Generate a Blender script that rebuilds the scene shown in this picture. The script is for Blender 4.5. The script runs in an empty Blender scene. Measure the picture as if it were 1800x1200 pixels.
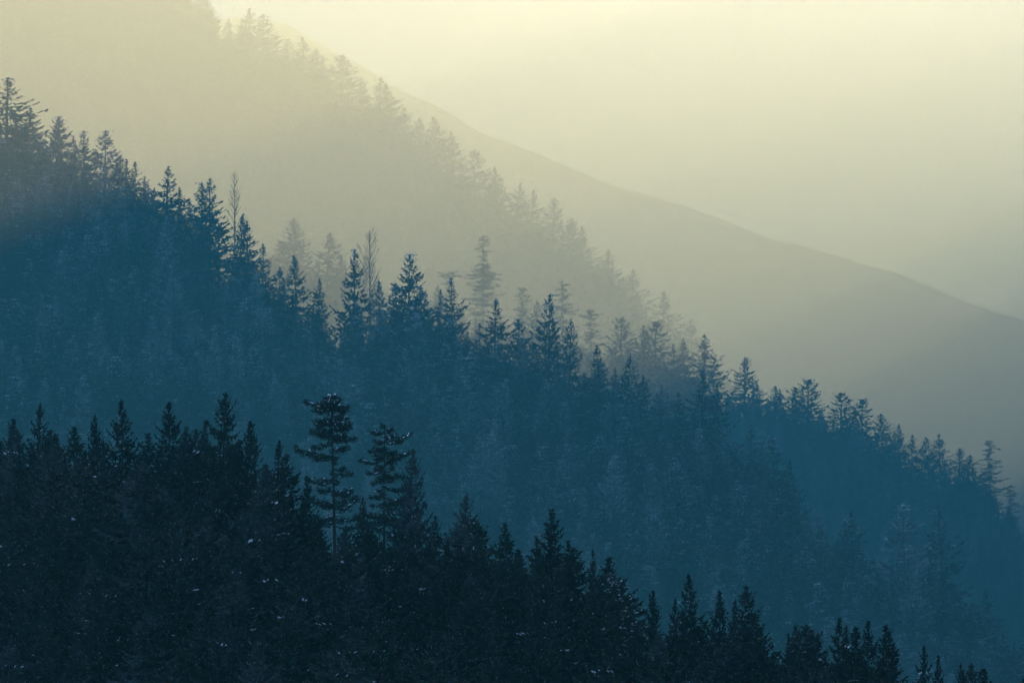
import bpy, math, random
import numpy as np
from mathutils import Vector

# ------------------------------------------------------------------ camera, sky, sun, exposure
scene = bpy.context.scene
C = scene.collection
HFOV = math.radians(12.0)
PITCH = math.radians(1.34)
FPX = 900.0 / math.tan(HFOV / 2)
cam_data = bpy.data.cameras.new('camera')
cam_data.sensor_fit = 'HORIZONTAL'
cam_data.angle = HFOV
cam_data.clip_start = 0.5
cam_data.clip_end = 30000
cam = bpy.data.objects.new('camera', cam_data)
C.objects.link(cam)
cam.location = (0, 0, 0)
cam.rotation_euler = (math.pi / 2 + PITCH, 0, 0)
scene.camera = cam

SUN_EL, SUN_AZ = math.radians(13.0), math.radians(29.0)
world = bpy.data.worlds.new('World')
scene.world = world
world.use_nodes = True
wn = world.node_tree
sky = wn.nodes.new('ShaderNodeTexSky')
sky.sky_type = 'NISHITA'
sky.sun_disc = False
sky.sun_elevation = SUN_EL
sky.sun_rotation = SUN_AZ
sky.air_density = 0.45
sky.dust_density = 0.0
sky.ozone_density = 3.8
bg = wn.nodes['Background']
bg.inputs['Strength'].default_value = 0.05
wn.links.new(sky.outputs[0], bg.inputs['Color'])

sd = bpy.data.lights.new('sun', 'SUN')
sd.energy = 5.0
sd.angle = math.radians(0.5)
sd.color = (1.0, 0.279, 0.152)
sun = bpy.data.objects.new('sun', sd)
C.objects.link(sun)
sdir = Vector((math.sin(SUN_AZ) * math.cos(SUN_EL), math.cos(SUN_AZ) * math.cos(SUN_EL), math.sin(SUN_EL)))
sun.rotation_euler = sdir.to_track_quat('Z', 'Y').to_euler()
sun.location = (0, 100, 600)

vs = scene.view_settings
scene.display_settings.display_device = 'sRGB'
vs.view_transform = 'Standard'
vs.look = 'None'
vs.gamma = 1.0
vs.exposure = 3.85
cy = scene.cycles
cy.max_bounces = 4
cy.diffuse_bounces = 2
cy.volume_bounces = 0
cy.transparent_max_bounces = 8
cy.use_denoising = True

rng = random.Random(7)
nrg = np.random.default_rng(11)

# ------------------------------------------------------------------ helpers
cp, sp = math.cos(PITCH), math.sin(PITCH)


def at(px, py, D):
    """world point seen at photograph pixel (px, py) at the distance D"""
    x = (px - 900.0) / FPX
    y = (600.0 - py) / FPX
    d = Vector((x, cp - y * sp, sp + y * cp))
    return d * (D / d.y)


def material(name, c0, c1, scale, rough=0.9, transl=0.0, bump=0.0):
    m = bpy.data.materials.new(name)
    m.use_nodes = True
    nt = m.node_tree
    b = nt.nodes['Principled BSDF']
    b.inputs['Roughness'].default_value = rough
    b.inputs['Specular IOR Level'].default_value = 0.15
    tc = nt.nodes.new('ShaderNodeTexCoord')
    no = nt.nodes.new('ShaderNodeTexNoise')
    no.inputs['Scale'].default_value = scale
    no.inputs['Detail'].default_value = 5
    rp = nt.nodes.new('ShaderNodeValToRGB')
    rp.color_ramp.elements[0].color = (*c0, 1)
    rp.color_ramp.elements[1].color = (*c1, 1)
    rp.color_ramp.elements[0].position = 0.3
    rp.color_ramp.elements[1].position = 0.7
    nt.links.new(tc.outputs['Object'], no.inputs['Vector'])
    nt.links.new(no.outputs['Fac'], rp.inputs['Fac'])
    nt.links.new(rp.outputs['Color'], b.inputs['Base Color'])
    if bump:
        bp = nt.nodes.new('ShaderNodeBump')
        bp.inputs['Strength'].default_value = bump
        nt.links.new(no.outputs['Fac'], bp.inputs['Height'])
        nt.links.new(bp.outputs['Normal'], b.inputs['Normal'])
    return m


M_NEEDLE = material('spruce_needles', (0.009, 0.020, 0.015), (0.020, 0.036, 0.024), 0.6)


def frosted(name, dark0, dark1, frost, lo, hi):
    m = material(name, dark0, dark1, 0.6)
    nt = m.node_tree
    b = nt.nodes['Principled BSDF']
    tc = [n for n in nt.nodes if n.type == 'TEX_COORD'][0]
    oi = nt.nodes.new('ShaderNodeObjectInfo')
    n1 = nt.nodes.new('ShaderNodeTexNoise')
    n1.noise_dimensions = '4D'
    n1.inputs['Scale'].default_value = 0.55
    n1.inputs['Detail'].default_value = 6
    n1.inputs['Roughness'].default_value = 0.7
    mu = nt.nodes.new('ShaderNodeMath')
    mu.operation = 'MULTIPLY'
    mu.inputs[1].default_value = 37.0
    nt.links.new(oi.outputs['Random'], mu.inputs[0])
    nt.links.new(mu.outputs[0], n1.inputs['W'])
    nt.links.new(tc.outputs['Object'], n1.inputs['Vector'])
    mr = nt.nodes.new('ShaderNodeMapRange')
    mr.inputs['From Min'].default_value = lo
    mr.inputs['From Max'].default_value = hi
    dev = nt.nodes.new('ShaderNodeMath')      # some trees carry more frost than others
    dev.operation = 'MULTIPLY_ADD'
    dev.inputs[1].default_value = 0.34
    nt.links.new(oi.outputs['Random'], dev.inputs[0])
    nt.links.new(n1.outputs['Fac'], dev.inputs[2])
    mr.inputs['From Min'].default_value = lo + 0.17
    mr.inputs['From Max'].default_value = hi + 0.17
    nt.links.new(dev.outputs[0], mr.inputs['Value'])
    mx = nt.nodes.new('ShaderNodeMix')
    mx.data_type = 'RGBA'
    rp = [n for n in nt.nodes if n.type == 'VALTORGB'][0]
    nt.links.new(mr.outputs[0], mx.inputs['Factor'])
    nt.links.new(rp.outputs['Color'], mx.inputs['A'])
    mx.inputs['B'].default_value = (*frost, 1)
    nt.links.new(mx.outputs['Result'], b.inputs['Base Color'])
    return m


M_FROST = frosted('frosted_needles', (0.009, 0.020, 0.015), (0.020, 0.036, 0.024), (0.36, 0.37, 0.37), 0.48, 0.76)
M_NEEDLE = frosted('dark_needles', (0.005, 0.010, 0.009), (0.011, 0.019, 0.015), (0.06, 0.07, 0.07), 0.58, 0.82)
M_PINE = material('pine_needles', (0.009, 0.018, 0.014), (0.018, 0.030, 0.022), 0.8)
M_BARK = material('bark', (0.018, 0.016, 0.014), (0.045, 0.04, 0.034), 3.0, bump=0.4)
M_SNOW = material('snow', (0.78, 0.79, 0.80), (0.84, 0.84, 0.84), 2.0, rough=0.6)
M_SOIL = material('forest_floor', (0.012, 0.014, 0.011), (0.028, 0.027, 0.022), 0.06, bump=0.5)


def mesh_from(name, verts, faces, mat, smooth=False):
    me = bpy.data.meshes.new(name)
    v = np.asarray(verts, dtype=np.float32).reshape(-1, 3)
    if isinstance(faces, np.ndarray):
        n, k = faces.shape
        me.vertices.add(len(v))
        me.vertices.foreach_set('co', v.ravel())
        me.loops.add(n * k)
        me.loops.foreach_set('vertex_index', faces.astype(np.int32).ravel())
        me.polygons.add(n)
        me.polygons.foreach_set('loop_start', np.arange(0, n * k, k, dtype=np.int32))
        me.polygons.foreach_set('loop_total', np.full(n, k, dtype=np.int32))
        me.update(calc_edges=True)
    else:
        me.from_pydata([tuple(map(float, q)) for q in v], [], faces)
        me.update()
    if mat:
        me.materials.append(mat)
    if smooth:
        me.polygons.foreach_set('use_smooth', np.ones(len(me.polygons), dtype=bool))
    return me


def link(name, me, parent=None):
    o = bpy.data.objects.new(name, me)
    C.objects.link(o)
    if parent is not None:
        o.parent = parent
    return o


# ------------------------------------------------------------------ terrain
FLOOR = -62.0


class Ridge:
    """A spur whose crest runs through points given as (photo x, skyline y, distance);
    the ground lies `tree` metres below that skyline."""

    def __init__(self, pts, tree, front, back, seed, rough=1.0):
        P = [at(x, y, d) for x, y, d in pts]
        o = np.argsort([p.x for p in P])
        self.X = np.array([P[i].x for i in o])
        self.Y = np.array([P[i].y for i in o])
        self.Z = np.array([P[i].z for i in o]) - tree
        self.front, self.back, self.rough = front, back, rough
        r = random.Random(seed)
        self.w = [(r.uniform(0.5, 1.0) * a, r.uniform(-k, k), r.uniform(-k, k), r.uniform(0, 6.3))
                  for a, k in ((2.2, 0.05), (1.4, 0.10), (0.8, 0.2), (0.5, 0.35), (0.3, 0.6)) for _ in range(2)]

    def crest_y(self, x):
        return np.interp(x, self.X, self.Y)

    def z(self, x, y):
        x = np.asarray(x, dtype=float)
        y = np.asarray(y, dtype=float)
        s = y - self.crest_y(x)
        zc = np.interp(x, self.X, self.Z)
        a = np.where(s < 0, self.front, self.back)
        drop = a * (np.sqrt(s * s + 36.0) - 6.0)
        n = sum(A * np.sin(kx * x + ky * y + ph) for A, kx, ky, ph in self.w) * self.rough
        return np.maximum(zc - drop + n, FLOOR - 0.6)

    def build(self, name, near, far, step, material):
        xs = np.arange(self.X[0], self.X[-1] + step, step)
        ss = np.arange(-near, far + step, step)
        gx, gs = np.meshgrid(xs, ss)
        gy = gs + self.crest_y(gx)
        gz = self.z(gx, gy)
        nx, ny = len(xs), len(ss)
        v = np.stack([gx, gy, gz], -1).reshape(-1, 3)
        i = np.arange(nx * ny).reshape(ny, nx)
        f = np.stack([i[:-1, :-1], i[:-1, 1:], i[1:, 1:], i[1:, :-1]], -1).reshape(-1, 4)
        o = link(name, mesh_from(name, v, f, material, True))
        o['kind'] = 'structure'
        return o


K1, K2, K3, K4, K5 = 0.24, 0.98, 1.34, 1.36, 1.02       # how far off each ridge lies


def scaled(k, pts):
    return [(x, y, d * k) for x, y, d in pts]


R1 = Ridge(scaled(K1, [(-700, 640, 520), (-200, 670, 480), (0, 710, 450), (120, 725, 430), (300, 745, 410), (480, 790, 400),
            (600, 850, 395), (760, 890, 390), (960, 940, 390), (1100, 1020, 390), (1250, 1050, 385), (1400, 1120, 380),
            (1560, 1130, 380), (1700, 1190, 380), (1900, 1260, 380), (2500, 1400, 380)]), 4.2, 0.42, 0.7, 1, 0.35)
R2 = Ridge(scaled(K2, [(-700, -200, 820), (-200, 90, 800), (0, 180, 790), (130, 250, 780), (300, 340, 770), (450, 430, 755),
            (520, 500, 750), (720, 510, 745), (900, 560, 740), (1060, 640, 735), (1240, 700, 730), (1380, 810, 725),
            (1500, 900, 720), (1650, 960, 720), (1800, 1040, 720), (2500, 1300, 720)]), 16.0, 0.50, 0.6, 2, 0.7)
R3 = Ridge(scaled(K3, [(-700, 0, 1010), (0, 230, 1005), (300, 380, 1000), (520, 440, 1000), (720, 510, 1000), (880, 540, 1000), (1050, 590, 990),
            (1200, 630, 985), (1330, 690, 980), (1480, 720, 970), (1600, 780, 960), (1740, 830, 950), (1800, 900, 950),
            (2000, 1000, 940), (2500, 1200, 940)]), 16.0, 0.5, 0.6, 3, 0.7)
R4 = Ridge(scaled(K4, [(-700, -560, 1650), (0, -230, 1600), (420, 20, 1560), (540, 100, 1540), (680, 180, 1520), (800, 260, 1510), (900, 340, 1500),
            (1030, 430, 1490), (1120, 500, 1480), (1220, 580, 1470), (1350, 690, 1460), (1600, 850, 1450), (2500, 1100, 1450)]),
           33.0, 0.55, 0.6, 4, 1.2)
R5 = Ridge(scaled(K5, [(-600, 80, 3900), (200, 50, 3800), (430, 20, 3700), (520, 40, 3650), (620, 100, 3600), (700, 147, 3550), (790, 192, 3500), (850, 227, 3480),
            (960, 272, 3450), (1060, 307, 3420), (1180, 347, 3400), (1280, 377, 3380), (1350, 407, 3360), (1430, 428, 3340),
            (1500, 450, 3320), (1580, 474, 3300), (1680, 514, 3280), (1800, 554, 3250), (2000, 640, 3200), (2500, 800, 3150)]),
           1.5, 0.55, 0.5, 5, 0.4)

R1.build('near_hillside', 150, 160, 3.0, M_SOIL)
R2.build('middle_hillside', 260, 240, 5.0, M_SOIL)
R3.build('second_hillside', 240, 220, 6.0, M_SOIL)
R4.build('misty_hillside', 520, 480, 10.0, M_SOIL)
R5.build('far_mountain', 760, 760, 16.0, M_SOIL)

# unseen mountain added on the right to keep low sun off the near slopes
xs = np.arange(60, 1400, 20.0)
ys = np.arange(-380, 6600, 40.0)
gx, gy = np.meshgrid(xs, ys)
crest = np.interp(gy, [-400, 1320, 1880, 2500, 3500, 7000], [318, 318, 172, 65, -62, -64])
crest = crest + 24 * np.sin(gy / 131.0) * np.clip((gy - 1300) / 300, 0, 1) + 8 * np.sin(gy / 61.0) + 6 * np.sin(gy / 27.0 + 1) + 4 * np.sin(gy / 13.0 + gx / 40.0)
gz = crest - 2.0 * (np.sqrt((gx - 405 - 12 * np.sin(gy / 90.0)) ** 2 + 400) - 20) + 4 * np.sin(gx / 31.0 + gy / 47.0)
gz = np.maximum(gz, FLOOR - 0.6)
i = np.arange(gx.size).reshape(gx.shape)
f = np.stack([i[:-1, :-1], i[:-1, 1:], i[1:, 1:], i[1:, :-1]], -1).reshape(-1, 4)
g = link('added_shade_mountain', mesh_from('added_shade_mountain', np.stack([gx, gy, gz], -1).reshape(-1, 3), f, M_SOIL, True))
g['kind'] = 'structure'

# valley ground, rising to a knoll on which the camera stands
gxs = np.concatenate([np.linspace(-2380, -120, 30), np.linspace(-100, 100, 41), np.linspace(120, 2380, 30)])
gys = np.concatenate([np.linspace(-380, 200, 60), np.linspace(240, 7900, 60)])
gx, gy = np.meshgrid(gxs, gys)
dist = np.sqrt(gx ** 2 + (gy + 6) ** 2)
gz = FLOOR + 60.3 * np.exp(-(dist / 34.0) ** 2 * np.where(dist < 9, 0.0, 1.0) * np.clip((dist - 9) / 20, 0, 1))
i = np.arange(gx.size).reshape(gx.shape)
f = np.stack([i[:-1, :-1], i[:-1, 1:], i[1:, 1:], i[1:, :-1]], -1).reshape(-1, 4)
g = link('ground', mesh_from('ground', np.stack([gx, gy, gz], -1).reshape(-1, 3), f, M_SOIL, True))
g['kind'] = 'structure'

# ------------------------------------------------------------------ haze
ZTOP = 352.0


def box_mesh(name, x0, x1, y0, y1, z0, z1):
    v = [(x, y, z) for z in (z0, z1) for y in (y0, y1) for x in (x0, x1)]
    fs = [(0, 2, 3, 1), (4, 5, 7, 6), (0, 1, 5, 4), (2, 6, 7, 3), (0, 4, 6, 2), (1, 3, 7, 5)]
    return mesh_from(name, v, fs, None)


hm = bpy.data.materials.new('haze_air')
hm.use_nodes = True
hn = hm.node_tree
for n in list(hn.nodes):
    if n.type != 'OUTPUT_MATERIAL':
        hn.nodes.remove(n)
pv = hn.nodes.new('ShaderNodeVolumePrincipled')
pv.inputs['Color'].default_value = (0.38, 0.93, 0.56, 1)
pv.inputs['Absorption Color'].default_value = (0.0, 0.6, 0.1, 1)
pv.inputs['Density'].default_value = 0.00125
pv.inputs['Anisotropy'].default_value = 0.6
hn.links.new(pv.outputs[0], hn.nodes['Material Output'].inputs['Volume'])
hb = box_mesh('haze', -2400, 2400, -400, 8000, FLOOR - 1.6, ZTOP)
hb.materials.append(hm)
haze = link('haze', hb)
haze['kind'] = 'stuff'

# ------------------------------------------------------------------ tree building
class Geo:
    def __init__(self):
        self.v, self.f = [], []

    def tri(self, a, b, c):
        n = len(self.v)
        self.v += [a, b, c]
        self.f.append((n, n + 1, n + 2))

    def tube(self, pts, rads, sides=5):
        n0 = len(self.v)
        for k, (p, r) in enumerate(zip(pts, rads)):
            q = pts[min(k + 1, len(pts) - 1)] - pts[max(k - 1, 0)]
            q = q / (np.linalg.norm(q) + 1e-9)
            u = np.cross(q, (0.31, 0.85, 0.43))
            u /= np.linalg.norm(u) + 1e-9
            w = np.cross(q, u)
            for j in range(sides):
                a = 2 * math.pi * j / sides
                self.v.append(p + (u * math.cos(a) + w * math.sin(a)) * r)
        for k in range(len(pts) - 1):
            for j in range(sides):
                a = n0 + k * sides + j
                b = n0 + k * sides + (j + 1) % sides
                self.f.append((a, b, b + sides))
                self.f.append((a, b + sides, a + sides))

    def lump(self, p, d, a, b, c, r):
        """small uneven clump of snow lying along d"""
        d = d / (np.linalg.norm(d) + 1e-9)
        s = np.cross(d, (0, 0, 1.0))
        s /= np.linalg.norm(s) + 1e-9
        n = len(self.v)
        up = np.array((0, 0, 1.0))
        j = lambda: r.uniform(0.7, 1.3)
        self.v += [p + d * a * j(), p + s * b * j() + d * a * r.uniform(-.3, .3), p - d * a * j(),
                   p - s * b * j() + d * a * r.uniform(-.3, .3), p + up * c * j() + d * a * r.uniform(-.3, .3), p - up * c * 0.5]
        for k in range(4):
            self.f.append((n + k, n + (k + 1) % 4, n + 4))
            self.f.append((n + (k + 1) % 4, n + k, n + 5))

    def mesh(self, name, mat):
        return mesh_from(name, np.array(self.v), np.array(self.f, dtype=np.int32), mat)


def spray(g, pts, width, nst, r, hang=0.5, bare=0.12):
    """needle-covered side twigs along a branch polyline"""
    m = len(pts) - 1
    for k in range(nst):
        s = bare + (1 - bare) * (k + r.random()) / nst
        q = min(int(s * m), m - 1)
        p = pts[q] + (pts[q + 1] - pts[q]) * (s * m - q)
        d = pts[q + 1] - pts[q]
        d = d / (np.linalg.norm(d) + 1e-9)
        sd_ = np.cross(d, (0, 0, 1.0))
        sd_ /= np.linalg.norm(sd_) + 1e-9
        w = width * (1.05 - 0.75 * s) * r.uniform(0.6, 1.3)
        hw = width * 0.17
        for sg in (-1, 1):
            tip = p + d * w * r.uniform(0.3, 0.8) + sd_ * sg * w * r.uniform(0.55, 1.0) + np.array((0, 0, w * r.uniform(-0.45, 0.15)))
            g.tri(p - d * hw, p + d * hw + np.array((0, 0, hw * 0.5)), tip)
        if r.random() < hang:
            tip = p + np.array((r.uniform(-.3, .3) * w, r.uniform(-.3, .3) * w, -w * r.uniform(0.5, 1.1)))
            g.tri(p - d * hw * 1.2, p + d * hw * 1.2, tip)
    e, b = pts[-1], pts[-2]
    d = e - b
    sd_ = np.cross(d, (0, 0, 1.0))
    sd_ /= np.linalg.norm(sd_) + 1e-9
    g.tri(b - sd_ * width * 0.16, b + sd_ * width * 0.16, e + d * 0.35)


def spruce_meshes(seed, h=14.0, rmax=2.4, open_=0.42, step=0.36, nbr=6, nst=7, blunt=False, snowy=0.08, ragged=0.3, needles=None, clump=1.0):
    r = random.Random(seed)
    crown, snow, trunk = Geo(), Geo(), Geo()
    lean = np.array((r.uniform(-.15, .15), r.uniform(-.15, .15), 0))
    axis = lambda z: np.array((lean[0] * (z / h) ** 2 * 2, lean[1] * (z / h) ** 2 * 2, z))
    zs = np.linspace(0, h, 9)
    trunk.tube([axis(z) for z in zs], [0.17 * (1 - z / h) ** 0.8 + 0.012 for z in zs], 6)
    depth = 0.12 if not blunt else 0.05
    lump_side = [r.uniform(0.75, 1.25) for _ in range(8)]
    while depth < h * 0.92:
        q = depth / h
        rad = rmax * math.tanh(depth * open_ / rmax) if not blunt else rmax * math.sqrt(min(1, depth * 0.34 / rmax)) * (1 - 0.15 * q)
        rad = max(rad, 0.10) * r.uniform(0.82, 1.12)
        n = max(3, int(nbr * (0.55 + 0.6 * min(1, rad / rmax)) + r.random()))
        a0 = r.uniform(0, 6.28)
        for k in range(n):
            if r.random() < 0.07:
                continue
            az = a0 + 2 * math.pi * (k + r.uniform(-.3, .3)) / n
            L = rad * r.uniform(1 - ragged, 1 + ragged * 0.8) * lump_side[int((az % 6.283) / 6.284 * 8)]
            el = (0.9 - 5.5 * q) if q < 0.18 else (-0.09 - 0.55 * (q - 0.18))
            el += r.uniform(-.14, .14)
            up = r.uniform(0.10, 0.28)
            p0 = axis(h - depth + r.uniform(-.1, .1))
            hd = np.array((math.cos(az), math.sin(az), 0))
            pts = [p0 + hd * L * s + np.array((0, 0, L * (math.tan(el) * s - 0.18 * math.sin(math.pi * s) + up * s ** 3)))
                   for s in (0, .25, .5, .75, 1.0)]
            ns = max(2, int(nst * min(1.0, 0.35 + L / rmax * 0.75)))
            spray(crown, pts, 0.24 + 0.34 * L, ns, r)
            if r.random() < snowy:
                s = r.uniform(0.45, 0.95)
                j = min(int(s * 4), 3)
                p = pts[j] + (pts[j + 1] - pts[j]) * (s * 4 - j) + np.array((0, 0, 0.03))
                for _ in range(r.randint(3, 8)):
                    snow.lump(p + np.array((r.gauss(0, .22), r.gauss(0, .22), r.uniform(-.03, .06))), pts[j + 1] - pts[j],
                              clump * r.uniform(.06, .17), clump * r.uniform(.03, .08), clump * r.uniform(.03, .06), r)
        depth += step * r.uniform(0.7, 1.25) * (0.65 + 0.55 * min(1, q * 3))
    # leader shoot
    top = axis(h)
    for k in range(5):
        a = r.uniform(0, 6.28)
        p = top - np.array((0, 0, 0.1 * k))
        crown.tri(p + np.array((0, 0, .22)), p + np.array((.03, 0, -.1)), p + np.array((math.cos(a) * .12, math.sin(a) * .12, .06)))
    out = [trunk.mesh('trunk', M_BARK), crown.mesh('crown', needles or M_NEEDLE)]
    if snow.f:
        out.append(snow.mesh('snow', M_SNOW))
    return out


def pine_meshes(seed, h, tiers, dense=1.0, snowy=0.25, rtrunk=0.15, bend=0.25, droop=0.0, thick=0.22, cap=0, curl=0.06, jit=1.0):
    """old open-crowned pine: tiers of (depth below the top, reach to -x, reach to +x) in metres"""
    r = random.Random(seed)
    crown, snow, trunk, limbs = Geo(), Geo(), Geo(), Geo()
    axis = lambda z: np.array((bend * math.sin(z / h * 2.6), 0.1 * math.sin(z / h * 4), z))
    zs = np.linspace(0, h - 0.15, 12)
    trunk.tube([axis(z) for z in zs], [rtrunk * (1 - 0.85 * z / h) for z in zs], 7)
    for depth, rl, rr in tiers:
        reach = (rl + rr) / 2
        n = max(4, int(3 + reach * 2.6)) + (cap if depth < 2.0 else 0)
        a0 = r.uniform(0, 6.28)
        gapz = 0.14 + 0.10 * reach
        for k in range(n):
            az = a0 * 0.15 + 2 * math.pi * (k + r.uniform(-.4, .4)) / n
            cx = math.cos(az)
            L = (rr if cx > 0 else rl) * abs(cx) + reach * 0.55 * (1 - abs(cx))
            L *= r.uniform(0.55, 1.1) if jit == 1.0 else r.uniform(0.3, 1.15)
            if L < 0.12:
                continue
            p0 = axis(h - depth + r.uniform(-1, 1) * gapz * jit)
            hd = np.array((cx, math.sin(az), 0))
            el = r.uniform(-.22, .30) - droop
            pts = [p0 + hd * L * s + np.array((0, 0, L * (el * s - 0.12 * math.sin(math.pi * s) + curl * s * s))) for s in (0, .25, .5, .75, 1.0)]
            trunk.tube(pts, [0.045 * rtrunk / 0.15, .035, .026, .018, .01], 4)
            # needle tufts: short twigs fanned along the outer limb and its side shoots
            m = max(5, int(L * 20 * dense))
            side = np.cross(hd, (0, 0, 1.0))
            for j in range(m):
                s = 1.0 - 0.75 * r.random() ** 1.4
                q = min(int(s * 4), 3)
                w = thick * r.uniform(0.6, 1.3)
                c = pts[q] + (pts[q + 1] - pts[q]) * (s * 4 - q)
                c = c + side * r.gauss(0, 0.22) * L * (1.15 - 0.6 * s) + np.array((0, 0, r.gauss(0.05, 0.42) * thick))
                for t in range(6):
                    a = az + r.gauss(0, 1.1)
                    e = r.gauss(0.22, 0.5)
                    d = np.array((math.cos(a) * math.cos(e), math.sin(a) * math.cos(e), math.sin(e)))
                    o = np.array((r.uniform(-.6, .6), r.uniform(-.6, .6), r.uniform(-.35, .35))) * w
                    sd_ = np.cross(d, (r.uniform(-1, 1), r.uniform(-1, 1), r.uniform(-1, 1)))
                    sd_ /= np.linalg.norm(sd_) + 1e-9
                    crown.tri(c + o - sd_ * w * 0.13, c + o + sd_ * w * 0.13, c + o + d * w * r.uniform(0.7, 1.25))
                if r.random() < snowy * (1.0 if depth > 0.9 else 2.2) * 0.5:
                    snow.lump(c + np.array((0, 0, w * 0.5)), pts[q + 1] - pts[q], r.uniform(.06, .16), r.uniform(.04, .09), r.uniform(.03, .06), r)
    out = [trunk.mesh('trunk', M_BARK), crown.mesh('crown', M_PINE)]
    if snow.f:
        out.append(snow.mesh('snow', M_SNOW))
    return out


def bare_meshes(seed, h, reach):
    r = random.Random(seed)
    trunk, twigs = Geo(), Geo()
    axis = lambda z: np.array((0.12 * math.sin(z / h * 3), 0.1 * math.sin(z / h * 4), z))
    zs = np.linspace(0, h, 12)
    trunk.tube([axis(z) for z in zs], [0.13 * (1 - z / h) + 0.018 for z in zs], 6)
    z = h * 0.3
    while z < h * 0.97:
        q = (z / h - 0.3) / 0.7
        L = reach * (math.sin(math.pi * (0.22 + 0.7 * q)) ** 0.8) * r.uniform(0.6, 1.15)
        az = r.uniform(0, 6.28)
        hd = np.array((math.cos(az), math.sin(az), 0))
        p0 = axis(z)
        rise = r.uniform(0.9, 1.5)
        pts = [p0 + hd * L * s + np.array((0, 0, L * (rise * s + 0.35 * s * s))) for s in (0, .33, .66, 1)]
        twigs.tube(pts, [.034, .028, .02, .012], 4)
        for k in range(5):
            s = r.uniform(.3, .95)
            c = p0 + hd * L * s + np.array((0, 0, L * (rise * s + .35 * s * s)))
            a2 = az + r.uniform(-1, 1)
            e = c + np.array((math.cos(a2), math.sin(a2), r.uniform(.8, 1.8))) * L * r.uniform(.18, .4)
            twigs.tube([c, e], [.018, .009], 3)
        z += r.uniform(.12, .3)
    return trunk.mesh('trunk', M_BARK), twigs.mesh('branches', M_BARK)


CLASSES = {}
SPR_H = 14.0


def add_class(key, meshes):
    CLASSES[key] = meshes


for k in range(5):      # detailed spruces for the near slope
    add_class(('near', k), spruce_meshes(100 + k, step=0.30, nbr=7, nst=9, clump=0.85, snowy=(0.012, 0.003, 0.03, 0.005, 0.016)[k],
                                         open_=(0.48, 0.42, 0.52, 0.38, 0.45)[k], rmax=(2.4, 2.1, 2.6, 2.0, 2.3)[k], ragged=(.3, .35, .28, .42, .34)[k]))
for k in range(6):      # simpler ones for the slopes behind
    add_class(('mid', k), spruce_meshes(200 + k, step=0.36, nbr=7, nst=6, snowy=(0.30, 0.04, 0.55, 0.12, 0.02, 0.2)[k],
                                        open_=(0.48, 0.42, 0.55, 0.38, 0.46, 0.5)[k], rmax=(2.4, 2.1, 2.6, 2.0, 2.3, 2.5)[k], ragged=(.3, .36, .28, .45, .34, .4)[k], needles=M_FROST))
for k in range(5):      # snow-free ones, seen only as silhouettes in the mist
    add_class(('far', k), spruce_meshes(250 + k, step=0.34, nbr=7, nst=6, snowy=0, open_=(0.48, 0.42, 0.55, 0.4, 0.46)[k],
                                        rmax=(2.4, 2.1, 2.6, 2.0, 2.4)[k], ragged=(.3, .36, .28, .42, .34)[k], needles=M_FROST))
for k in range(2):
    add_class(('broad', k), spruce_meshes(300 + k, step=0.40, nbr=7, nst=6, blunt=True, snowy=0, rmax=2.5, ragged=.35))

NAMES = {'s': 'spruce_tree', 'w': 'fir_tree', 'p': 'pine_tree', 'b': 'leafless_tree'}


def tree(name, label, cat, group, meshes, loc, sxy, sz, rz):
    e = bpy.data.objects.new(name, None)
    e.empty_display_size = 0.5
    C.objects.link(e)
    e.location = loc
    e.scale = (sxy, sxy, sz)
    e.rotation_euler = (rng.gauss(0, 0.010), rng.gauss(0, 0.010), rz)
    e['label'] = label
    e['category'] = cat
    if group:
        e['group'] = group
    for m in meshes:
        c = link(m.name.split('.')[0], m, e)
        if c.name.startswith('snow'):
            c['kind'] = 'stuff'
    return e


# ------------------------------------------------------------------ trees picked out on the skylines: (photo x, top y, crown width px, kind)
SKY1 = [(18, 735, 60, 's'), (66, 708, 50, 's'), (132, 748, 75, 's'), (168, 728, 45, 's'), (218, 702, 55, 's'), (297, 706, 70, 's'), (335, 752, 65, 's'), (352, 738, 40, 's'),
        (387, 690, 70, 's'), (447, 738, 60, 's'), (488, 772, 40, 's'), (535, 835, 55, 's'), (632, 870, 45, 's'), (714, 792, 60, 's'),
        (760, 905, 45, 's'), (813, 868, 75, 's'), (845, 916, 45, 's'), (888, 916, 70, 's'), (938, 940, 55, 's'), (960, 893, 85, 's'),
        (990, 948, 60, 's'), (1043, 964, 32, 's'), (1152, 1036, 50, 's'), (1185, 1050, 40, 's'), (1222, 1006, 60, 's'),
        (1262, 1035, 55, 's'), (1288, 1052, 45, 's'), (1307, 1028, 75, 's'), (1345, 1110, 40, 's'), (1380, 1112, 40, 's'), (1400, 1096, 60, 's'),
        (1433, 1110, 50, 's'), (1470, 1083, 60, 's'), (1488, 1097, 40, 's'), (1525, 1090, 55, 's'), (1568, 1097, 80, 's'),
        (1617, 1132, 50, 's'), (1652, 1150, 45, 's'), (1690, 1165, 40, 's')]
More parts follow.
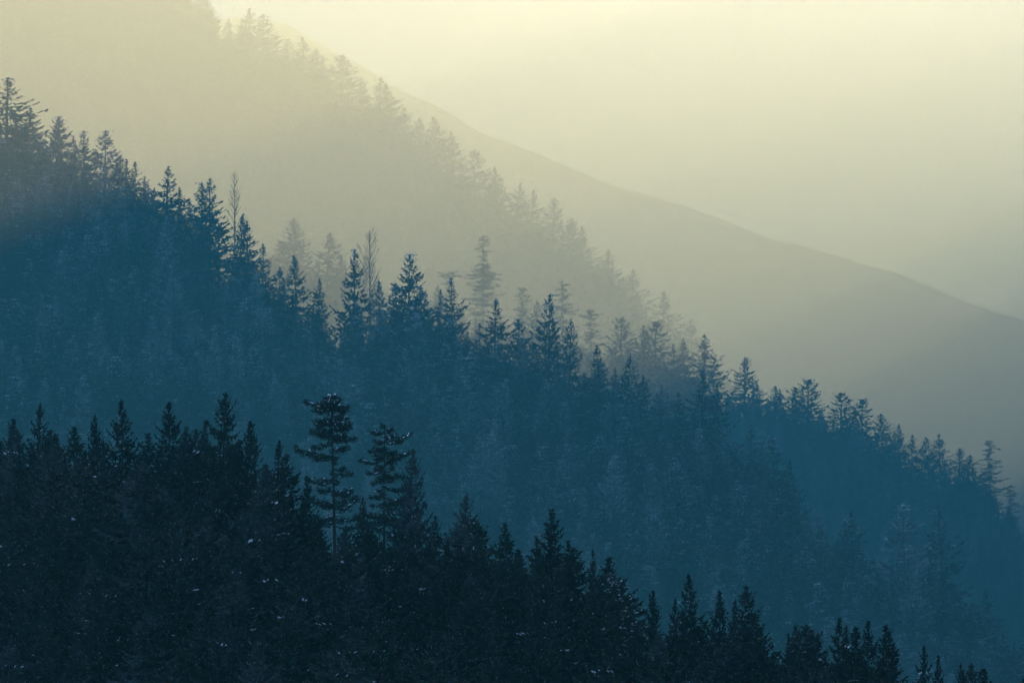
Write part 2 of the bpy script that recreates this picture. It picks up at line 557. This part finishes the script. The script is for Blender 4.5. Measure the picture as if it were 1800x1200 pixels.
SKY2 = [(13, 138, 100, 's'), (45, 190, 60, 's'), (72, 235, 40, 's'), (97, 212, 60, 's'), (110, 206, 55, 's'), (133, 240, 40, 's'), (150, 232, 45, 's'), (185, 230, 60, 's'),
        (207, 275, 40, 's'), (225, 280, 42, 's'), (238, 285, 45, 's'), (258, 310, 45, 's'), (290, 293, 58, 's'), (312, 330, 45, 's'), (335, 350, 40, 's'), (353, 322, 52, 's'), (368, 316, 60, 's'),
        (417, 377, 45, 's'), (437, 390, 58, 's'), (462, 430, 45, 's'), (490, 470, 45, 's'), (523, 450, 50, 's'), (560, 490, 40, 's'), (622, 440, 42, 's'),
        (668, 495, 40, 's'), (718, 448, 55, 's'), (700, 498, 60, 's'), (742, 505, 55, 's'), (770, 510, 35, 's'), (797, 490, 48, 's'),
        (868, 525, 52, 's'), (915, 560, 50, 's'), (962, 518, 46, 's'), (1000, 560, 40, 's'), (1055, 608, 48, 's'), (1103, 625, 48, 's'), (1128, 660, 40, 's'), (1190, 690, 50, 's'), (1233, 652, 60, 's'),
        (1265, 678, 45, 's'), (1318, 748, 50, 's'), (1360, 765, 48, 's'), (1385, 810, 40, 's'), (1590, 888, 70, 's'), (1660, 893, 70, 's'), (1500, 900, 50, 's')]
SKY3 = [(500, 425, 50, 's'), (521, 384, 48, 's'), (573, 410, 65, 's'), (600, 450, 40, 's'), (640, 450, 45, 's'), (1092, 560, 52, 'w'), (1150, 566, 60, 'w'), (1133, 572, 40, 's'),
        (1205, 594, 36, 's'), (1185, 605, 40, 's'), (1238, 588, 55, 's'), (1308, 628, 52, 's'), (1330, 674, 40, 's'), (1362, 678, 40, 's'), (1373, 684, 38, 's'),
        (1400, 682, 48, 'w'), (1420, 668, 55, 'w'), (1478, 692, 56, 'w'), (1513, 702, 48, 'w'), (1555, 727, 42, 's'), (1576, 745, 36, 's'), (1600, 764, 38, 's'),
        (1626, 768, 36, 's'), (1652, 763, 44, 's'), (1685, 788, 46, 's'), (1700, 800, 44, 's'), (940, 530, 36, 's'), (770, 500, 32, 's')]
SKY4 = [(440, 15, 40, 's'), (467, 26, 42, 's'), (500, 68, 40, 's'), (537, 68, 66, 's'), (562, 86, 50, 's'), (605, 96, 60, 's'), (637, 138, 36, 's'), (668, 136, 50, 's'),
        (684, 150, 44, 's'), (710, 190, 40, 's'), (738, 208, 38, 's'), (767, 206, 48, 's'), (794, 232, 40, 's'), (836, 268, 44, 'w'), (876, 294, 40, 's'), (908, 323, 38, 's'),
        (936, 335, 40, 's'), (970, 348, 42, 's'), (1004, 384, 40, 's'), (1026, 398, 38, 's'), (1068, 440, 44, 's'), (1110, 474, 44, 's'), (1166, 512, 44, 's'), (1215, 562, 40, 's')]

UNIQUE = {
    (1, 387): 'sharp-topped spruce with snow-tipped branches uphill of the two tall pines on the dark ridge',
    (1, 813): 'lone dark spruce standing just downhill of the two tall snow-dusted pines',
    (1, 960): 'tall broad dark spruce uphill of the rounded snow-dusted pine on the near ridge',
    (1, 1043): 'small thin snow-covered spruce beside the rounded dark pine',
    (1, 1568): 'broad dark spruce near the low end of the near ridge',
    (2, 13): 'tallest blue spruce at the upper end of the middle ridge',
    (2, 718): 'blue spruce with a thin spire beside the leafless oval tree',
    (2, 1233): 'tall pointed spruce at the last steep drop of the middle ridge',
    (3, 521): 'pale tall spruce behind the steep dark shoulder of the middle ridge',
    (3, 573): 'pale broad spruce standing alone in fog behind the middle ridge',
    (3, 1238): 'tall pale spruce rising behind the pointed spruce of the middle ridge',
    (3, 1308): 'slim pale spruce with a thin spire alone on the foggy ridge',
    (4, 605): 'faint tall spruce with a pointed crown on the misty steep ridge',
    (4, 537): 'faint broad spruce on the upper misty ridge above the pointed one',
}
LAB = {
    1: ('near-black snow-flecked spruce whose top stands on the skyline of the near ridge', 'spruces along the near skyline'),
    2: ('blue-green spruce whose top stands on the skyline of the middle ridge', 'spruces along the middle skyline'),
    3: ('pale grey-blue spruce on the foggy ridge showing behind the middle one', 'spruces along the foggy skyline'),
    4: ('faint yellow-grey spruce on the skyline of the steep misty ridge', 'spruces along the misty skyline'),
}
LABW = {3: ('pale blunt-topped fir on the foggy ridge behind the middle one', 'blunt firs along the foggy skyline'),
        4: ('faint blunt-topped fir on the steep misty ridge', None)}
SLOPE = {
    1: ('near-black snow-flecked spruce crowded on the slope of the near ridge', 'spruces on the near slope'),
    2: ('blue-green spruce crowded on the slope of the middle ridge', 'spruces on the middle slope'),
    3: ('pale grey-blue spruce crowded on the slope of the foggy ridge', 'spruces on the foggy slope'),
    4: ('faint yellow-grey spruce on the slope of the steep misty ridge', 'spruces on the misty slope'),
}
MARKS = {
    1: [(387, 'the sharp snow-tipped spruce'), (590, 'the flat-topped pine'), (813, 'the lone dark spruce'), (960, 'the tall broad spruce'),
        (1075, 'the rounded snowy pine'), (1568, 'the broad low-end spruce')],
    2: [(13, 'the tallest upper spruce'), (410, 'the thin leafless tree'), (649, 'the oval leafless tree'), (1233, 'the pointed spruce')],
    3: [(573, 'the lone pale spruce'), (848, 'the tall tiered pine'), (1308, 'the slim pale spruce'), (1738, 'the crooked pine')],
    4: [(537, 'the broad faint spruce'), (605, 'the pointed faint spruce')],
}
LOOK = {1: 'near-black', 2: 'blue-green', 3: 'pale grey-blue', 4: 'faint yellow-grey'}
WHERE = {1: 'near', 2: 'middle', 3: 'foggy', 4: 'misty'}


def place_label(ridge, px, slope, sxy, sz, snowy, kind='spruce'):
    mx, mark = min(MARKS[ridge], key=lambda m: abs(m[0] - px))
    shape = 'slim' if sxy < 1.05 * sz else 'broad' if sxy > 1.3 * sz else ''
    look = LOOK[ridge] + (' snow-flecked' if snowy and ridge < 3 else '')
    rel = ('below' if abs(px - mx) < 60 else 'uphill of' if px < mx else 'downhill of') if slope else ('beside' if abs(px - mx) < 60 else 'uphill of' if px < mx else 'downhill of')
    on = 'crowded on the %s slope' if slope else 'on the %s skyline'
    return ' '.join(w for w in (shape, look, kind, on % WHERE[ridge], rel, mark) if w)


RIDGES = {1: R1, 2: R2, 3: R3, 4: R4}
TREEH = {1: 4.2, 2: 16.0, 3: 16.0, 4: 33.0}
taken = {1: [], 2: [], 3: [], 4: []}
n_spruce = 0
sil = []          # (distance, apex px, apex py, px per metre, height, radius)


def to_px(p):
    y = p.y * cp + p.z * sp
    return 900 + p.x / y * FPX, 600 - (p.z * cp - p.y * sp) / y * FPX, FPX / y


def foot(ridge, px, py, ds):
    """foot point of a tree whose top is seen at (px, py), ds metres behind the crest"""
    R = RIDGES[ridge]
    D = float(R.Y.mean())
    for _ in range(4):
        P = at(px, py, D)
        D = float(R.crest_y(P.x)) + ds
    P = at(px, py, D)
    return P, float(R.z(P.x, P.y))


for ridge, lst in ((1, SKY1), (2, SKY2), (3, SKY3), (4, SKY4)):
    for px, py, w, kind in lst:
        ds = rng.uniform(-3.5, 1.0) * TREEH[ridge] / 12
        P, zb = foot(ridge, px, py, ds)
        h = max(P.z - zb, TREEH[ridge] * 0.35)
        ppm = FPX / P.y
        sz = h / SPR_H
        sxy = min(max(w * {1: 2.1, 2: 1.75, 3: 1.75, 4: 2.2}[ridge] / ppm / 4.6, 0.5 * sz), 2.2 * sz)
        key = ('broad', rng.randrange(2)) if kind == 'w' else ('near', rng.randrange(5)) if ridge == 1 else ('mid', rng.randrange(6)) if ridge == 2 else ('far', rng.randrange(5))
        lab, grp = LABW[ridge] if kind == 'w' else LAB[ridge]
        if kind == 's':
            lab = place_label(ridge, px, False, sxy, sz, key in (('near', 0), ('near', 2), ('near', 4), ('mid', 0), ('mid', 2), ('mid', 5)))
        if (ridge, px) in UNIQUE:
            lab, grp = UNIQUE[(ridge, px)], LAB[ridge][1]
        tree(NAMES[kind], lab, 'fir' if kind == 'w' else 'spruce', grp, CLASSES[key], (P.x, P.y, P.z - h - 0.05), sxy, sz, rng.uniform(0, 6.28))
        n_spruce += kind == 's'
        taken[ridge].append((P.x, P.y))
        sil.append((P.y, px, py, ppm, h, 2.3 * sxy))

# ------------------------------------------------------------------ pines and leafless trees
def put(ridge, px, py, ds, builder, label, cat, name, rz=0.0, group=None):
    P, zb = foot(ridge, px, py, ds)
    h = P.z - zb
    ppm = FPX / P.y
    f = ppm / 32.0 if ridge == 1 else 1.0      # near pines are modelled at a size of 32 px per metre
    tree(name, label, cat, group, builder(h * f, ppm / f), (P.x, P.y, zb - 0.05), 1 / f, 1 / f, rz)
    taken[ridge].append((P.x, P.y))


def px_tiers(lst):
    return lambda ppm: [(a / ppm, b / ppm, c / ppm) for a, b, c in lst]


def filled(lst):
    out = []
    for (a, b, c), (d, e, f_) in zip(lst, lst[1:] + lst[-1:]):
        out += [(a, b, c), ((a + d) / 2 + rng.uniform(-2, 2), (b + e) / 2 * rng.uniform(.3, .85), (c + f_) / 2 * rng.uniform(.3, .85))]
    return px_tiers(out)


T = px_tiers([(4, 16, 16), (12, 42, 32), (24, 30, 34), (40, 24, 36), (52, 42, 36), (64, 56, 44), (72, 40, 32), (88, 2, 44), (110, 76, 3), (128, 2, 36),
              (146, 60, 6), (166, 30, 40), (190, 60, 50), (215, 60, 56)])
put(1, 590, 694, -1.0, lambda h, k: pine_meshes(11, h, T(k), dense=2.0, snowy=0.10, rtrunk=0.17, bend=0.12, cap=4, thick=0.17, droop=0.05),
    'tall flat-topped pine with bare trunk and snow on its crown, on the dark ridge', 'pine', 'pine_tree')
T2 = px_tiers([(8, 10, 16), (22, 30, 30), (38, 36, 46), (50, 22, 52), (64, 40, 42), (80, 36, 34), (92, 18, 54), (106, 26, 62), (122, 30, 64), (138, 26, 68),
               (156, 44, 62), (175, 50, 66), (200, 56, 66), (230, 60, 66)])
put(1, 680, 738, -0.6, lambda h, k: pine_meshes(12, h, T2(k), dense=2.0, snowy=0.06, rtrunk=0.13, bend=-0.12, thick=0.14, droop=0.10),
    'open pine with many flat tiers of branches beside the flat-topped pine', 'pine', 'pine_tree')
T3 = px_tiers([(8, 20, 10), (18, 40, 22), (32, 46, 36), (48, 40, 50), (64, 48, 60), (82, 44, 52), (100, 52, 56), (125, 56, 60), (150, 60, 60)])
put(1, 1075, 1010, -2.2, lambda h, k: pine_meshes(13, h, T3(k), dense=2.4, snowy=0.12, rtrunk=0.15, thick=0.17, cap=3),
    'rounded dense dark pine with bright snow clumps on the near ridge', 'pine', 'pine_tree')
T4 = filled([(5, 8, 10), (12, 10, 18), (24, 14, 16), (38, 16, 18), (50, 20, 18), (64, 40, 34), (70, 30, 42), (86, 22, 30), (96, 30, 42), (112, 40, 26), (128, 38, 30), (148, 40, 36), (170, 40, 38)])
put(3, 848, 412, 2, lambda h, k: pine_meshes(14, h, T4(k), dense=0.75, snowy=0.02, droop=0.12, thick=0.24, curl=-0.1, jit=2.4, rtrunk=0.25),
    'tall pale tiered pine with drooping branches rising highest out of the fog', 'pine', 'pine_tree')
T5 = filled([(3, 16, 14), (8, 26, 18), (18, 14, 14), (34, 18, 16), (50, 22, 20), (70, 26, 26), (95, 28, 28)])
put(3, 790, 479, 3, lambda h, k: pine_meshes(15, h, T5(k), dense=0.75, snowy=0.0, thick=0.24, curl=-0.1, jit=2.4, rtrunk=0.2),
    'pale umbrella-topped pine behind the middle ridge near the tall tiered pine', 'pine', 'pine_tree')
T6 = filled([(4, 10, 12), (12, 16, 18), (26, 12, 14), (40, 22, 24), (54, 20, 22), (70, 28, 26), (90, 28, 28), (115, 30, 30)])
put(3, 915, 504, 1, lambda h, k: pine_meshes(16, h, T6(k), dense=0.75, snowy=0.0, thick=0.24, curl=-0.1, jit=2.4, rtrunk=0.2),
    'pale narrow pine with flat top just downhill of the tall tiered pine', 'pine', 'pine_tree')
T7 = filled([(4, 8, 12), (12, 12, 14), (26, 20, 14), (40, 18, 22), (56, 22, 26), (75, 28, 28), (95, 30, 30), (120, 30, 30)])
put(3, 987, 494, 1, lambda h, k: pine_meshes(17, h, T7(k), dense=0.75, snowy=0.0, thick=0.24, curl=-0.1, jit=2.4, rtrunk=0.2),
    'pale ragged pine standing behind the slender dark spruce of the middle ridge', 'pine', 'pine_tree')
T8 = filled([(4, 12, 10), (12, 20, 18), (24, 14, 16), (40, 22, 22), (60, 26, 26), (85, 30, 30)])
put(3, 1037, 541, 1, lambda h, k: pine_meshes(18, h, T8(k), dense=0.75, snowy=0.0, thick=0.24, curl=-0.1, jit=2.4, rtrunk=0.2),
    'pale short flat-topped pine next to the blunt firs on the foggy ridge', 'pine', 'pine_tree')
T9 = filled([(4, 8, 14), (12, 14, 20), (24, 18, 8), (34, 14, 26), (48, 26, 22), (60, 22, 32), (76, 30, 34), (95, 34, 36), (120, 36, 36)])
put(3, 1738, 774, 0, lambda h, k: pine_meshes(19, h, T9(k), dense=0.75, snowy=0.0, thick=0.24, curl=-0.1, jit=2.4, rtrunk=0.25),
    'blue-grey pine with crooked lopsided top at the low end of the foggy ridge', 'pine', 'pine_tree')
T10 = filled([(4, 8, 12), (14, 14, 18), (30, 14, 22), (46, 20, 20), (64, 22, 28), (85, 28, 28)])
put(3, 1775, 852, -1, lambda h, k: pine_meshes(20, h, T10(k), dense=0.75, snowy=0.0, thick=0.24, curl=-0.1, jit=2.4, rtrunk=0.22),
    'small blue-grey pine downhill of the crooked lopsided pine', 'pine', 'pine_tree')
put(2, 410, 300, 3, lambda h, k: bare_meshes(31, h, 14 / k), 'thin leafless tree with a bare spindly stem above the middle ridge', 'leafless tree', 'leafless_tree')
put(2, 649, 405, 3, lambda h, k: bare_meshes(32, h, 22 / k), 'leafless tree with an oval crown of upswept bare branches', 'leafless tree', 'leafless_tree')

# ------------------------------------------------------------------ the rest of the forest
cand = []         # ridge, x, y, z, h, sxy, key, rz, apex px, py, ppm
for ridge, gap, near, far in ((1, 0.92, 41, 9), (2, 3.6, 200, 28), (3, 3.6, 170, 30), (4, 7.0, 420, 50)):
    R = RIDGES[ridge]
    yc = float(R.Y.mean())
    half = 900 / FPX * yc * (1.5 if ridge == 1 else 1.18)
    nx, ns = int(2 * half / gap), int((near + far) / gap)
    tk = np.array(taken[ridge])
    for i in range(nx):
        for j in range(ns):
            x = -half + (i + 0.5 + rng.uniform(-.45, .45)) * gap
            s = -near + (j + 0.5 + rng.uniform(-.45, .45)) * gap
            y = float(R.crest_y(x)) + s
            z = float(R.z(x, y))
            if z <= FLOOR + 0.2 or rng.random() < 0.08:
                continue
            H = TREEH[ridge] * min(1.1, max(0.4, rng.gauss({1: 0.94, 2: 0.75, 3: 0.76, 4: 0.78}[ridge], 0.15)))
            if (tk[:, 0] - x).__pow__(2).__add__((tk[:, 1] - y) ** 2).min() < (gap * 0.45) ** 2:
                continue
            if abs(s) < TREEH[ridge] * 0.8:
                H *= 1.0 if ridge == 1 else 0.93
            if ridge == 1 and 520 < 900 + x / y * FPX < 745 and s > -9:
                H *= 0.92      # the two tall pines stand clear of their neighbours
            k = rng.random()
            key = ('broad', rng.randrange(2)) if k < 0.06 and ridge > 1 else ('near', rng.randrange(5)) if ridge == 1 else ('mid', rng.randrange(6)) if ridge == 2 else ('far', rng.randrange(5))
            cand.append([ridge, x, y, z, H, H / SPR_H * rng.uniform(0.85, 1.35) * (1.35 if ridge == 4 else 1.25 if ridge == 1 else 1.0), key, rng.uniform(0, 6.28)])

# how much of each tree shows: paint the crowns front to back on a coarse grid
G = 4
cover = np.zeros((1200 // G, 1800 // G), dtype=bool)
order = []
for n, c in enumerate(cand):
    P = Vector((c[1], c[2], c[3] + c[4]))
    u, v, ppm = to_px(P)
    order.append((c[2], n, u, v, ppm, c[4], 2.3 * c[5]))
for d_, u, v, ppm, h, rad in sil:
    order.append((d_, -1, u, v, ppm, h, rad))
order.sort()
shown = np.zeros(len(cand))
for d_, n, u, v, ppm, h, rad in order:
    y0, y1 = int(v // G), int((v + h * ppm) // G)
    for yy in range(max(0, y0), min(cover.shape[0], y1 + 1)):
        dep = ((yy + 0.5) * G - v) / ppm
        hw = min(dep * 0.42, rad) * ppm * 0.9
        x0, x1 = int((u - hw) // G), int((u + hw) // G)
        x0, x1 = max(0, x0), min(cover.shape[1] - 1, x1)
        if x1 < x0:
            continue
        row = cover[yy, x0:x1 + 1]
        if n >= 0:
            shown[n] += (~row).sum()
        row[:] = True

rank = np.argsort(-shown)
single = set()
for n in rank:
    if n_spruce >= 298 or shown[n] < 8:
        break
    if cand[n][6][0] == 'broad':
        continue
    single.add(int(n))
    n_spruce += 1
rest = {}
for n, (ridge, x, y, z, H, sxy, key, rz) in enumerate(cand):
    if n in single:
        grp = SLOPE[ridge][1]
        lab = place_label(ridge, to_px(Vector((x, y, z + H)))[0], True, sxy, H / SPR_H, key in (('near', 0), ('near', 2), ('near', 4), ('mid', 0), ('mid', 2), ('mid', 5)))
        tree('spruce_tree', lab, 'spruce', grp, CLASSES[key], (x, y, z - 0.1), sxy, H / SPR_H, rz)
    else:
        rest.setdefault(key, []).append((x, y, z - 0.1, sxy, H / SPR_H, rz))

# far mountain: low forest seen only as texture
R = R5
for _ in range(9000):
    x = rng.uniform(-640, 640)
    s = rng.uniform(-420, -40)
    y = float(R.crest_y(x)) + s
    z = float(R.z(x, y))
    H = rng.uniform(4, 8)
    rest.setdefault(('far', rng.randrange(5)), []).append((x, y, z - 0.1, H / SPR_H * 1.7, H / SPR_H, rng.uniform(0, 6.28)))

# everything that is left becomes one mass of forest, its trees instanced on points
keys = sorted(rest)
pts, attr_s, attr_r, attr_i = [], [], [], []
for ki, k in enumerate(keys):
    for x, y, z, sxy, sz, rz in rest[k]:
        pts.append((x, y, z))
        attr_s.append((sxy, sxy, sz))
        attr_r.append((rng.gauss(0, 0.025), rng.gauss(0, 0.025), rz))
        attr_i.append(ki)
fm = bpy.data.meshes.new('spruce_forest')
fm.vertices.add(len(pts))
fm.vertices.foreach_set('co', np.array(pts, dtype=np.float32).ravel())
for nm, ty, dat, fld in (('tree_scale', 'FLOAT_VECTOR', attr_s, 'vector'), ('tree_turn', 'FLOAT_VECTOR', attr_r, 'vector'), ('tree_kind', 'INT', attr_i, 'value')):
    a = fm.attributes.new(nm, ty, 'POINT')
    a.data.foreach_set(fld, np.array(dat, dtype=np.int32 if ty == 'INT' else np.float32).ravel())
fm.update()
forest = link('spruce_forest', fm)
forest['kind'] = 'stuff'
forest['label'] = 'dense spruce forest covering the slopes of every ridge'
forest['category'] = 'forest'
ng = bpy.data.node_groups.new('forest_points', 'GeometryNodeTree')
ng.interface.new_socket('Geometry', in_out='INPUT', socket_type='NodeSocketGeometry')
ng.interface.new_socket('Geometry', in_out='OUTPUT', socket_type='NodeSocketGeometry')
nd, lk = ng.nodes, ng.links
gi, go = nd.new('NodeGroupInput'), nd.new('NodeGroupOutput')
joinall = nd.new('GeometryNodeJoinGeometry')
by_mesh = {}
for o in bpy.data.objects:
    if o.type == 'MESH' and o.data.name not in by_mesh:
        by_mesh[o.data.name] = o
for k in reversed(keys):
    jn = nd.new('GeometryNodeJoinGeometry')
    for m in CLASSES[k]:
        oi = nd.new('GeometryNodeObjectInfo')
        oi.transform_space = 'ORIGINAL'
        oi.inputs['Object'].default_value = by_mesh[m.name]
        lk.new(oi.outputs['Geometry'], jn.inputs[0])
    ti = nd.new('GeometryNodeGeometryToInstance')
    lk.new(jn.outputs[0], ti.inputs[0])
    lk.new(ti.outputs[0], joinall.inputs[0])
iop = nd.new('GeometryNodeInstanceOnPoints')
iop.inputs['Pick Instance'].default_value = True
for nm, ty, sock in (('tree_scale', 'FLOAT_VECTOR', 'Scale'), ('tree_turn', 'FLOAT_VECTOR', 'Rotation'), ('tree_kind', 'INT', 'Instance Index')):
    na = nd.new('GeometryNodeInputNamedAttribute')
    na.data_type = ty
    na.inputs['Name'].default_value = nm
    out = [s for s in na.outputs if s.enabled][0]
    lk.new(out, iop.inputs[sock])
lk.new(gi.outputs[0], iop.inputs['Points'])
lk.new(joinall.outputs[0], iop.inputs['Instance'])
lk.new(iop.outputs[0], go.inputs[0])
md = forest.modifiers.new('forest_points', 'NODES')
md.node_group = ng

# ------------------------------------------------------------------ falling snow between the camera and the slopes
fl_v, fl_f = [], []
NF = 130000
yy = 40 + 30 * nrg.random(NF) ** 0.7
xx = (nrg.random(NF) * 2 - 1) * yy * 0.16
zz = yy * (math.tan(PITCH) + (nrg.random(NF) * 2 - 1) * 0.085)
size = nrg.uniform(0.0006, 0.0012, NF) * (0.6 + 0.8 * nrg.random(NF))
base = np.array([(1, 0, 0), (0, 1, 0), (-1, 0, 0), (0, -1, 0), (0, 0, 1), (0, 0, -1)], dtype=float)
fall = np.array((-0.34, 0.1, 1.0))
V = base[None] * size[:, None, None] * nrg.uniform(0.6, 1.4, (NF, 6, 1))
V = V + (base[:, 2] * 1.0)[None, :, None] * fall[None, None] * (size * nrg.uniform(1.5, 5.0, NF))[:, None, None]
V = V + np.stack([xx, yy, zz], -1)[:, None]
F = np.array([(0, 1, 4), (1, 2, 4), (2, 3, 4), (3, 0, 4), (1, 0, 5), (2, 1, 5), (3, 2, 5), (0, 3, 5)])
FF = (F[None] + (np.arange(NF) * 6)[:, None, None]).reshape(-1, 3)
sn = link('falling_snow', mesh_from('falling_snow', V.reshape(-1, 3), FF, M_SNOW))
sn['kind'] = 'stuff'
sn['label'] = 'fine snow falling through the air in front of the slopes'
sn['category'] = 'snow'
print('TREES', len(cand), 'single', len(single), 'spruces', n_spruce, 'points', len(pts))
